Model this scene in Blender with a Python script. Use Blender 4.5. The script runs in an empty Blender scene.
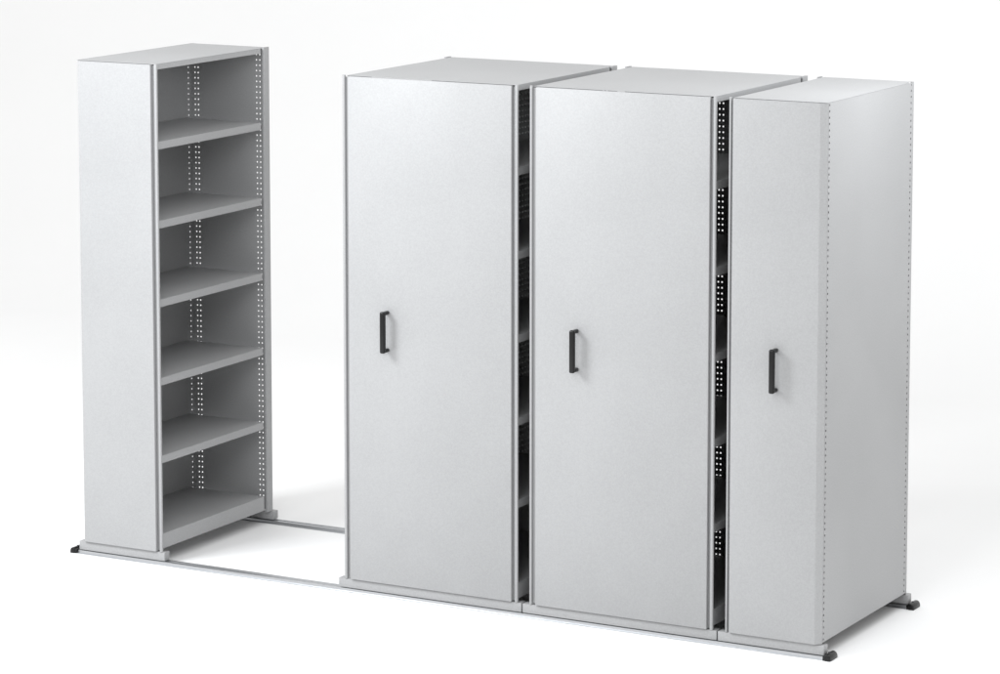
import bpy, bmesh, math
from mathutils import Vector
S = bpy.context.scene
COL = S.collection
FLOOR_Z = -0.057
H = 2.10                                     # top of the units above the panel foot

# ------------------------------------------------------------------ materials
def new_mat(name):
    m = bpy.data.materials.new(name); m.use_nodes = True
    n = m.node_tree.nodes; n.clear()
    out = n.new('ShaderNodeOutputMaterial'); b = n.new('ShaderNodeBsdfPrincipled')
    m.node_tree.links.new(b.outputs[0], out.inputs[0])
    return m, m.node_tree, b

def powder(name, col, rough, bump=0.10, spread=0.05, spec=0.35, scale=420):
    """powder-coated steel: fine orange-peel grain and faint mottling"""
    m, t, b = new_mat(name)
    tc = t.nodes.new('ShaderNodeTexCoord')
    n1 = t.nodes.new('ShaderNodeTexNoise'); n1.inputs['Scale'].default_value = scale
    n1.inputs['Detail'].default_value = 3
    n2 = t.nodes.new('ShaderNodeTexNoise'); n2.inputs['Scale'].default_value = 2.3
    n2.inputs['Detail'].default_value = 5
    for n in (n1, n2): t.links.new(tc.outputs['Object'], n.inputs['Vector'])
    mix = t.nodes.new('ShaderNodeMath'); mix.operation = 'MULTIPLY_ADD'
    mix.inputs[1].default_value = 0.65
    sc = t.nodes.new('ShaderNodeMath'); sc.operation = 'MULTIPLY'; sc.inputs[1].default_value = 0.35
    t.links.new(n2.outputs['Fac'], sc.inputs[0])
    t.links.new(n1.outputs['Fac'], mix.inputs[0]); t.links.new(sc.outputs[0], mix.inputs[2])
    cr = t.nodes.new('ShaderNodeValToRGB')
    lo = [c*(1-spread) for c in col]; hi = [c*(1+spread) for c in col]
    cr.color_ramp.elements[0].position = 0.36; cr.color_ramp.elements[0].color = (*lo, 1)
    cr.color_ramp.elements[1].position = 0.64; cr.color_ramp.elements[1].color = (*hi, 1)
    t.links.new(mix.outputs[0], cr.inputs[0]); t.links.new(cr.outputs[0], b.inputs['Base Color'])
    bp = t.nodes.new('ShaderNodeBump'); bp.inputs['Strength'].default_value = bump
    bp.inputs['Distance'].default_value = 0.0008
    t.links.new(n1.outputs['Fac'], bp.inputs['Height']); t.links.new(bp.outputs[0], b.inputs['Normal'])
    b.inputs['Roughness'].default_value = rough
    b.inputs['Specular IOR Level'].default_value = spec
    return m

PAINT = powder('light_grey_powder_coat', (0.346, 0.348, 0.352), 0.42, spread=0.065, scale=170)
BLACK = powder('black_moulded_plastic', (0.004, 0.004, 0.0042), 0.30, bump=0.06, spread=0.15, spec=0.38, scale=600)

ALU, t, b = new_mat('anodised_aluminium')
b.inputs['Metallic'].default_value = 1.0
b.inputs['Base Color'].default_value = (0.53, 0.54, 0.555, 1)
b.inputs['Roughness'].default_value = 0.30
tc = t.nodes.new('ShaderNodeTexCoord'); mp = t.nodes.new('ShaderNodeMapping')
mp.inputs['Scale'].default_value = (2, 600, 600)
nz = t.nodes.new('ShaderNodeTexNoise'); nz.inputs['Scale'].default_value = 1.0
mr = t.nodes.new('ShaderNodeMapRange'); mr.inputs[3].default_value = 0.30; mr.inputs[4].default_value = 0.46
t.links.new(tc.outputs['Object'], mp.inputs[0]); t.links.new(mp.outputs[0], nz.inputs['Vector'])
t.links.new(nz.outputs['Fac'], mr.inputs[0]); t.links.new(mr.outputs[0], b.inputs['Roughness'])

STEEL, t, b = new_mat('zinc_screw')
b.inputs['Metallic'].default_value = 1.0; b.inputs['Base Color'].default_value = (0.10, 0.10, 0.11, 1)
b.inputs['Roughness'].default_value = 0.4

def paper(name, lo, hi):
  m, t, b = new_mat(name)
  tc = t.nodes.new('ShaderNodeTexCoord'); nz = t.nodes.new('ShaderNodeTexNoise'); nz.inputs['Scale'].default_value = 1.2
  nz.inputs['Detail'].default_value = 6
  cr = t.nodes.new('ShaderNodeValToRGB')
  cr.color_ramp.elements[0].color = (lo, lo, lo, 1); cr.color_ramp.elements[1].color = (hi, hi, hi, 1)
  t.links.new(tc.outputs['Object'], nz.inputs['Vector']); t.links.new(nz.outputs['Fac'], cr.inputs[0])
  t.links.new(cr.outputs[0], b.inputs['Base Color'])
  b.inputs['Roughness'].default_value = 0.95; b.inputs['Specular IOR Level'].default_value = 0.05
  return m
PAPER = paper('white_studio_paper', 0.895, 0.92)

# ------------------------------------------------------------------ mesh helpers
def box(bm, x0, x1, y0, y1, z0, z1, bev=0.0, seg=2):
    r = bmesh.ops.create_cube(bm, size=1.0)
    for v in r['verts']:
        v.co = Vector(((x0+x1)/2 + v.co.x*(x1-x0), (y0+y1)/2 + v.co.y*(y1-y0), (z0+z1)/2 + v.co.z*(z1-z0)))
    if bev > 0:
        es = list({e for v in r['verts'] for e in v.link_edges})
        bmesh.ops.bevel(bm, geom=es, offset=bev, segments=seg, profile=0.5, affect='EDGES', clamp_overlap=True)

def vbox(bm, x0, x1, y0, y1, z0, z1, bev, seg=4):
    """upright box whose four vertical edges only are rounded"""
    r = bmesh.ops.create_cube(bm, size=1.0)
    for v in r['verts']:
        v.co = Vector(((x0+x1)/2 + v.co.x*(x1-x0), (y0+y1)/2 + v.co.y*(y1-y0), (z0+z1)/2 + v.co.z*(z1-z0)))
    es = [e for e in {e for v in r['verts'] for e in v.link_edges} if abs(e.verts[0].co.z-e.verts[1].co.z) > 1e-4]
    bmesh.ops.bevel(bm, geom=es, offset=bev, segments=seg, profile=0.5, affect='EDGES', clamp_overlap=True)

def prism(bm, poly, axis, a0, a1):
    """extrude a closed 2-D outline along an axis ('x': poly is (y,z); 'y': poly is (x,z); 'z': poly is (x,y))"""
    def p(u, v, a): return {'x': (a, u, v), 'y': (u, a, v), 'z': (u, v, a)}[axis]
    A = [bm.verts.new(p(u, v, a0)) for u, v in poly]; B = [bm.verts.new(p(u, v, a1)) for u, v in poly]
    n = len(poly)
    for i in range(n): bm.faces.new((A[i], A[(i+1) % n], B[(i+1) % n], B[i]))
    bm.faces.new(A); bm.faces.new(list(reversed(B)))
    bmesh.ops.recalc_face_normals(bm, faces=bm.faces[:])

def sheet(bm, axis, a, thick, u0, u1, v0, v1, cols, rows, hw):
    """perforated steel sheet. axis 'x' or 'y' = its normal; u runs along the other one, v is z.
    Square slots of half-size hw at every (col, row); real holes with thickness."""
    us = [u0] + [w for c in sorted(cols) for w in (c-hw, c+hw)] + [u1]
    vs = [v0] + [w for r in rows for w in (r-hw, r+hw)] + [v1]
    def p(u, v, d): return (a+d, u, v) if axis == 'x' else (u, a+d, v)
    g = [[[bm.verts.new(p(u, v, d)) for v in vs] for u in us] for d in (0.0, thick)]
    nu, nv = len(us)-1, len(vs)-1
    hole = lambda i, j: 0 <= i < nu and 0 <= j < nv and i % 2 == 1 and j % 2 == 1
    solid = lambda i, j: 0 <= i < nu and 0 <= j < nv and not hole(i, j)
    for i in range(nu):
        for j in range(nv):
            if not solid(i, j): continue
            for k in (0, 1):
                bm.faces.new((g[k][i][j], g[k][i+1][j], g[k][i+1][j+1], g[k][i][j+1]))
            for (di, dj, (a0, b0), (a1, b1)) in ((-1, 0, (0, 0), (0, 1)), (1, 0, (1, 0), (1, 1)), (0, -1, (0, 0), (1, 0)), (0, 1, (0, 1), (1, 1))):
                if not solid(i+di, j+dj):
                    bm.faces.new((g[0][i+a0][j+b0], g[0][i+a1][j+b1], g[1][i+a1][j+b1], g[1][i+a0][j+b0]))
    bmesh.ops.recalc_face_normals(bm, faces=bm.faces[:])

def link(name, bm, mat, parent=None, loc=(0, 0, 0), smooth=30):
    me = bpy.data.meshes.new(name)
    for v in bm.verts: v.co -= Vector(loc)
    for f in bm.faces: f.smooth = True
    ang = math.radians(smooth)
    for e in bm.edges:
        if len(e.link_faces) == 2 and e.calc_face_angle(0) > ang: e.smooth = False
    bm.to_mesh(me); bm.free(); me.materials.append(mat)
    o = bpy.data.objects.new(name, me); COL.objects.link(o)
    o.location = loc
    if parent:
        o.parent = parent
        o.location = Vector(loc) - ORIGIN[parent.name]
        ORIGIN[o.name] = Vector(loc)
    return o
ORIGIN = {}

def thing(name, label, cat, loc, group=None):
    o = bpy.data.objects.new(name, None); COL.objects.link(o)
    o.location = loc; o.empty_display_size = 0.1
    o['label'] = label; o['category'] = cat
    if group: o['group'] = group
    ORIGIN[o.name] = Vector(loc)
    return o

# ------------------------------------------------------------------ shelving units
ROWS = [1.9926 + 0.0241*k for k in range(-82, 5)]          # slot pitch of the perforated frames
SHELVES = [1.768, 1.430, 1.0915, 0.753, 0.4148]
BASE_TOP = 0.0745
Y_WALL = 0.880                                             # perforated end wall at the far end
HW = 0.0032

def shelf_mesh(x_lip, x_back, z, lip, open_sign, y0=0.0225, y1=0.8275):
    """folded steel tray: deck, front lip with a small return, rear flange, side flanges"""
    bm = bmesh.new(); s = open_sign                          # s=+1: open side faces +X
    th = 0.0016; r = 0.004
    # cross-section in x,z of deck + lip as one folded strip (rounded nose)
    top, bot = z, z-lip
    xo = x_lip
    prof = [(x_back, top), (xo - s*r, top), (xo - s*r*0.3, top - r*0.3), (xo, top - r), (xo, bot + r*0.5), (xo - s*r*0.5, bot),
            (xo - s*0.014, bot), (xo - s*0.014, bot + th), (xo - s*th, bot + th), (xo - s*th, top - r - th), (xo - s*r, top - th*1.6), (x_back, top - th*1.6)]
    prism(bm, prof, 'y', y0, y1)
    a, b_ = sorted((x_back + s*0.002, xo - s*0.016))
    box(bm, a, b_, y0+0.001, y0+0.0026, z-0.026, z-th*1.7)
    box(bm, a, b_, y1-0.0026, y1-0.001, z-0.026, z-th*1.7)
    a, b_ = sorted((x_back, x_back + s*0.0016))
    box(bm, a, b_, y0+0.004, y1-0.004, z-0.026, z-th*1.7)
    return bm


def build_unit(name, label, group, pl, pr, post_l, post_r, beam, handle_x=None, double=False, closed=None, spine_cols=()):
    """pl, pr: front panel edges; post_l/post_r: (outer x, width) of the rolled corner posts or None on a closed side
    closed: None, 'l' or 'r' with the outer x of the closed back in post slot"""
    xl = post_l[0]; xr = post_r[0]
    root = thing(name, label, 'mobile shelving', ((xl+xr)/2, 0.45, FLOOR_Z), group)
    # --- front end panel
    bm = bmesh.new()
    if closed is None:
        box(bm, pl, pr, 0.0, 0.0165, 0.0, H-0.0036, 0.0014)
    else:                                                    # the panel returns round the closed side at a slant
        if closed == 'r': poly = [(pl, 0.0014), (pl+0.0014, 0), (pr-0.001, 0), (pr+0.0006, 0.0006), (xr-0.001, 0.0205), (xr-0.0012, 0.024), (pl, 0.0165)]
        else:             poly = [(pr, 0.0014), (pr-0.0014, 0), (pl+0.001, 0), (pl-0.0006, 0.0006), (xl+0.001, 0.0205), (xl+0.0012, 0.024), (pr, 0.0165)]
        prism(bm, poly, 'z', 0.0, H-0.0036)
    panel = link('end_panel', bm, PAINT, root, ((pl+pr)/2, 0.01, H/2))
    # --- pull handle
    if handle_x is not None:
        hx = handle_x; zc = 1.059
        hd = thing_part('pull_handle', root, (hx, 0, zc))
        g = bmesh.new(); box(g, hx-0.0115, hx+0.0105, -0.050, -0.030, zc-0.086, zc+0.086, 0.0065, 4)
        link('grip', g, BLACK, hd, (hx, -0.04, zc))
        for s in (-1, 1):
            g = bmesh.new(); z = zc + s*0.0775
            box(g, hx-0.0085, hx+0.0085, -0.040, 0.0015, z-0.0078, z+0.0078, 0.006, 4)
            link('mount', g, BLACK, hd, (hx, -0.015, z))
    # --- inner walls
    bxs = []                                                 # (back x, lip x, sign)
    mid = (xl+xr)/2
    if double:
        bxs = [(mid+0.004, xr-0.006, 1), (mid-0.004, xl+0.022, -1)]
        bm = bmesh.new(); sheet(bm, 'x', mid-0.001, 0.002, 0.0225, Y_WALL-0.001, 0.050, H-0.006, spine_cols, [r for r in ROWS[8:] if not any(z-0.036 < r < z+0.008 for z in SHELVES)], HW)
        link('spine_panel', bm, PAINT, root, (mid, 0.45, H/2))
    elif closed == 'l':
        bxs = [(xl+0.005, xr-0.006, 1)]
        bm = bmesh.new(); sheet(bm, 'x', xl, 0.0016, 0.0245, Y_WALL+0.001, 0.004, H-0.0028, [0.032, 0.8587], ROWS, HW)
        link('back_panel', bm, PAINT, root, (xl, 0.45, H/2))
    else:
        bxs = [(xr-0.005, xl+0.022, -1)]
        bm = bmesh.new(); sheet(bm, 'x', xr-0.0016, 0.0016, 0.0225, Y_WALL, 0.006, H-0.0028, [0.0305, 0.8587], ROWS, 0.0041)
        link('back_panel', bm, PAINT, root, (xr, 0.45, H/2))
    ia = xl+0.0040 if closed == 'l' else xl+0.012
    ib = xr-0.0040 if closed == 'r' else xr-0.012
    fa, fb = (ia if closed == 'l' else xl+0.003), (ib if closed == 'r' else xr-0.007)
    if double:
        cols = [ia+0.030, ia+0.048, mid-0.034, mid-0.017, mid+0.017, mid+0.034, ib-0.048, ib-0.030]
    elif closed == 'l': cols = [ia+0.0185, ia+0.036, ib-0.048, ib-0.030]
    else:               cols = [ia+0.030, ia+0.048, ib-0.036, ib-0.0185]
    for nm, y in (('rear_frame', Y_WALL), ('front_frame', 0.0195)):
        bm = bmesh.new(); sheet(bm, 'y', y, 0.0015, (xl+0.0008 if nm == 'rear_frame' and closed == 'l' else fa), (xr-0.0008 if nm == 'rear_frame' and closed == 'r' else fb), 0.002, H-0.008, cols if nm == 'rear_frame' else cols[2:-2] if double else cols[:2] if closed == 'l' else cols[2:], ROWS, HW)
        link(nm, bm, PAINT, root, ((ia+ib)/2, y, H/2))
    # --- corner posts: rolled edges of the frames on the open sides
    sides = []
    if closed != 'l': sides.append((xl, xl+post_l[1], post_l[1], 0.0, 0.0012))
    if closed != 'r': sides.append((xr-post_r[1], xr, post_r[1], 0.003, 0.0005))
    for x0, x1, w, sh, up in sides:
        bm = bmesh.new(); vbox(bm, x0+sh, x1+sh, 0.0068, 0.0205, -0.002, H, min(w*0.46, 0.0058), 6)
        link('corner_post', bm, PAINT, root, ((x0+x1)/2, 0.024, H/2))
        bm = bmesh.new(); vbox(bm, x0+0.001, x1, 0.8475, 0.894, -0.002, H+up, 0.0045, 4)
        link('corner_post', bm, PAINT, root, ((x0+x1)/2, 0.87, H/2))
    if closed:                                               # folded rear edge on the closed side
        x0, x1 = (xl+0.0018, xl+0.014) if closed == 'l' else (xr-0.014, xr-0.0018)
        bm = bmesh.new(); vbox(bm, x0, x1, 0.8835, 0.892, -0.002, H-0.001, 0.002, 3)
        link('corner_post', bm, PAINT, root, ((x0+x1)/2, 0.888, H/2))
    # --- shelves
    for xb, xlip, s in bxs:
        for z in SHELVES:
            link('shelf', shelf_mesh(xlip, xb, z, 0.034, s), PAINT, root, ((xb+xlip)/2, 0.43, z))
        link('base_shelf', shelf_mesh(xlip+s*0.001, xb, BASE_TOP, 0.066, s), PAINT, root, ((xb+xlip)/2, 0.43, BASE_TOP))
    # --- top: sheet with down-turned lips
    bm = bmesh.new()
    a = xl+0.019 if closed != 'l' else xl+0.0005
    c = xr-0.003 if closed != 'r' else xr-0.0005
    box(bm, a, c, 0.0125, 0.8335, H-0.0024, H-0.0008, 0.0004, 1)
    box(bm, a, c-0.012, 0.8335, 0.884, H-0.0024, H-0.0008)
    for xe, s in ([(xr-0.0028, 1)] if closed != 'r' else []) + ([(xl+0.0188, -1)] if closed != 'l' else []):
        x0, x1 = sorted((xe, xe-s*0.0018))
        box(bm, x0, x1, 0.0215, 0.8275, H-0.0245, H-0.0026, 0.0008, 1)
        x0, x1 = sorted((xe-s*0.0019, xe-s*0.014))
        box(bm, x0, x1, 0.0225, 0.8275, H-0.0243, H-0.0228)
    link('top_panel', bm, PAINT, root, ((a+c)/2, 0.44, H))
    # --- carriage beams that roll on the two rails
    for y0, y1 in ((0.010, 0.049), (0.876, 0.9145)):
        bm = bmesh.new(); box(bm, beam[0], beam[1], y0, y1, -0.041, -0.003, 0.002, 2)
        link('carriage_beam', bm, PAINT, root, ((beam[0]+beam[1])/2, (y0+y1)/2, -0.022))
    # long members joining front and rear beams under the base shelf
    return root

def thing_part(name, parent, loc):
    o = bpy.data.objects.new(name, None); COL.objects.link(o)
    o.empty_display_size = 0.05; o.parent = parent
    o.location = Vector(loc) - ORIGIN[parent.name]; ORIGIN[o.name] = Vector(loc)
    return o

GRP = 'grey shelving units standing on the rails'
build_unit('shelving_unit', 'narrow open light grey shelving unit without a handle, standing alone at the left rail end', GRP,
           -3.5653, -3.1923, (-3.580, 0), (-3.1685, 0.0140), (-3.6025, -3.1555), None, closed='l')
sp = [0.60+0.026*k for k in range(11)]
build_unit('shelving_unit', 'wide grey shelving unit with black handle, bordering the empty aisle beside the open unit', GRP,
           -2.2178, -1.4593, (-2.2505, 0.0135), (-1.4370, 0.0140), (-2.280, -1.4182), -2.0325, double=True, spine_cols=sp)
build_unit('shelving_unit', 'wide grey shelving unit with black handle, between the other wide unit and a narrow one', GRP,
           -1.3491, -0.5899, (-1.381, 0.0120), (-0.569, 0.0140), (-1.4120, -0.5502), -1.1625, double=True, spine_cols=sp)
build_unit('shelving_unit', 'narrow grey shelving unit with black handle and plain closed side edged with tiny slots', GRP,
           -0.4931, -0.1306, (-0.5125, 0.0088), (-0.1052, 0), (-0.5442, -0.0943), -0.3015, closed='r')

# ------------------------------------------------------------------ rails with end caps
def rail(label, yc):
    root = thing('floor_rail', label, 'rail', (-1.85, yc, FLOOR_Z), 'aluminium rails under the units')
    bm = bmesh.new()
    prof = [(-34, 0.3), (-34, 2.2), (-24, 4.0), (-22.5, 11.6), (-20.5, 13.2), (-7, 13.2), (-5.5, 7), (5.5, 7), (7, 13.2), (20.5, 13.2), (22.5, 11.6), (24, 4.0), (34, 2.2), (34, 0.3)]
    prism(bm, [(yc+u/1000, FLOOR_Z+v/1000) for u, v in prof], 'x', -3.612, -0.0885)
    link('track', bm, ALU, root, (-1.85, yc, FLOOR_Z))
    for x0, s in ((-3.609, -1), (-0.0915, 1)):
        bm = bmesh.new()
        def P(u, v): return (x0 + s*u, FLOOR_Z + v)
        nose = [P(0.007, 0.0004), P(0.007, 0.0255), P(0.020, 0.0255), P(0.0272, 0.0208), P(0.0308, 0.0135), P(0.0318, 0.006), P(0.0312, 0.0004)]
        sl = [P(-0.002, 0.0004), P(-0.002, 0.0175), P(0.006, 0.0195), P(0.008, 0.0205), P(0.008, 0.0004)]
        prism(bm, nose, 'y', yc-0.0375, yc+0.0375)
        es = [e for e in bm.edges if max(v.co.z for v in e.verts) > FLOOR_Z+0.004]
        bmesh.ops.bevel(bm, geom=es, offset=0.0055, segments=3, profile=0.5, affect='EDGES', clamp_overlap=True)
        b2 = bmesh.new(); prism(b2, sl, 'y', yc-0.0345, yc+0.0345)
        es = [e for e in b2.edges if max(v.co.z for v in e.verts) > FLOOR_Z+0.004]
        bmesh.ops.bevel(b2, geom=es, offset=0.004, segments=2, profile=0.5, affect='EDGES', clamp_overlap=True)
        me = bpy.data.meshes.new('tmp'); b2.to_mesh(me); b2.free(); bm.from_mesh(me); bpy.data.meshes.remove(me)
        cap = link('end_cap', bm, BLACK, root, (x0+s*0.02, yc, FLOOR_Z+0.01), smooth=50)
        bm = bmesh.new()
        r = bmesh.ops.create_cone(bm, cap_ends=True, segments=20, radius1=0.0062, radius2=0.0054, depth=0.0036)
        for v in r['verts']: v.co += Vector((x0+s*0.0138, yc, FLOOR_Z+0.0262))
        link('screw', bm, STEEL, cap, (x0+s*0.0138, yc, FLOOR_Z+0.0262))
rail('nearer aluminium floor rail with black end caps, running under the fronts of the units', 0.0295)
rail('farther aluminium floor rail, mostly hidden under the rear of the units', 0.8900)

# ------------------------------------------------------------------ white studio sweep
def struct(name, pts, mat):
    bm = bmesh.new()
    A = [bm.verts.new((-26, y, z)) for y, z in pts]; B = [bm.verts.new((26, y, z)) for y, z in pts]
    for i in range(len(pts)-1): bm.faces.new((A[i], B[i], B[i+1], A[i+1]))
    o = link(name, bm, mat, smooth=60); o['kind'] = 'structure'
    return o
YB, R = 5.0, 4.0
struct('floor', [(-16, FLOOR_Z), (0, FLOOR_Z), (YB, FLOOR_Z)], PAPER)
struct('backdrop', [(YB + R*math.sin(a), FLOOR_Z + R*(1-math.cos(a))) for a in [math.pi/2*k/24 for k in range(25)]] + [(YB+R, 9.0)], PAPER)

# ------------------------------------------------------------------ light
W = bpy.data.worlds.new('World'); S.world = W; W.use_nodes = True
bg = W.node_tree.nodes['Background']; bg.inputs[0].default_value = (1.0, 1.0, 0.995, 1); bg.inputs[1].default_value = 0.96

def area(name, loc, target, w, h, power, col=(1, 1, 1)):
    l = bpy.data.lights.new(name, 'AREA'); l.shape = 'RECTANGLE'; l.size = w; l.size_y = h; l.energy = power; l.color = col
    o = bpy.data.objects.new(name, l); COL.objects.link(o); o.location = loc
    o.rotation_euler = (Vector(target)-Vector(loc)).to_track_quat('-Z', 'Y').to_euler()
    return o
area('key_softbox', (-4.5, -3.2, 3.9), (-2.8, 0, 1.6), 1.8, 1.8, 200, (0.95, 0.975, 1.0))
area('strip_softbox', (-2.2, -2.6, 3.6), (-2.0, 0, 1.6), 3.5, 0.8, 30, (0.95, 0.975, 1.0))
area('near_strip_softbox', (-2.0, -1.4, 3.3), (-2.0, 0, 1.7), 4.5, 0.5, 8, (0.95, 0.975, 1.0))
area('side_softbox', (0.7, 0.4, 2.7), (-0.1, 0.45, 1.6), 0.4, 1.6, 23, (0.95, 0.975, 1.0))

area('fill_softbox', (-0.2, -4.2, 3.4), (-3.0, 0.4, 1.1), 1.6, 1.6, 62, (0.97, 0.985, 1.0))

# ------------------------------------------------------------------ camera
cam = bpy.data.cameras.new('camera'); co = bpy.data.objects.new('camera', cam); COL.objects.link(co)
co.location = (4.81285, -11.54546, 3.48792)
co.rotation_euler = (math.radians(90-6.91817), 0, math.radians(28.70759))
cam.sensor_fit = 'HORIZONTAL'; cam.sensor_width = 36; cam.lens = 36*3.3314977
cam.shift_y = -0.200435; cam.clip_start = 0.05; cam.clip_end = 200
S.camera = co

S.render.engine = 'CYCLES'
S.view_settings.view_transform = 'Standard'; S.view_settings.look = 'None'
S.view_settings.exposure = 0.0; S.view_settings.gamma = 1.0
S.cycles.max_bounces = 8; S.cycles.diffuse_bounces = 6
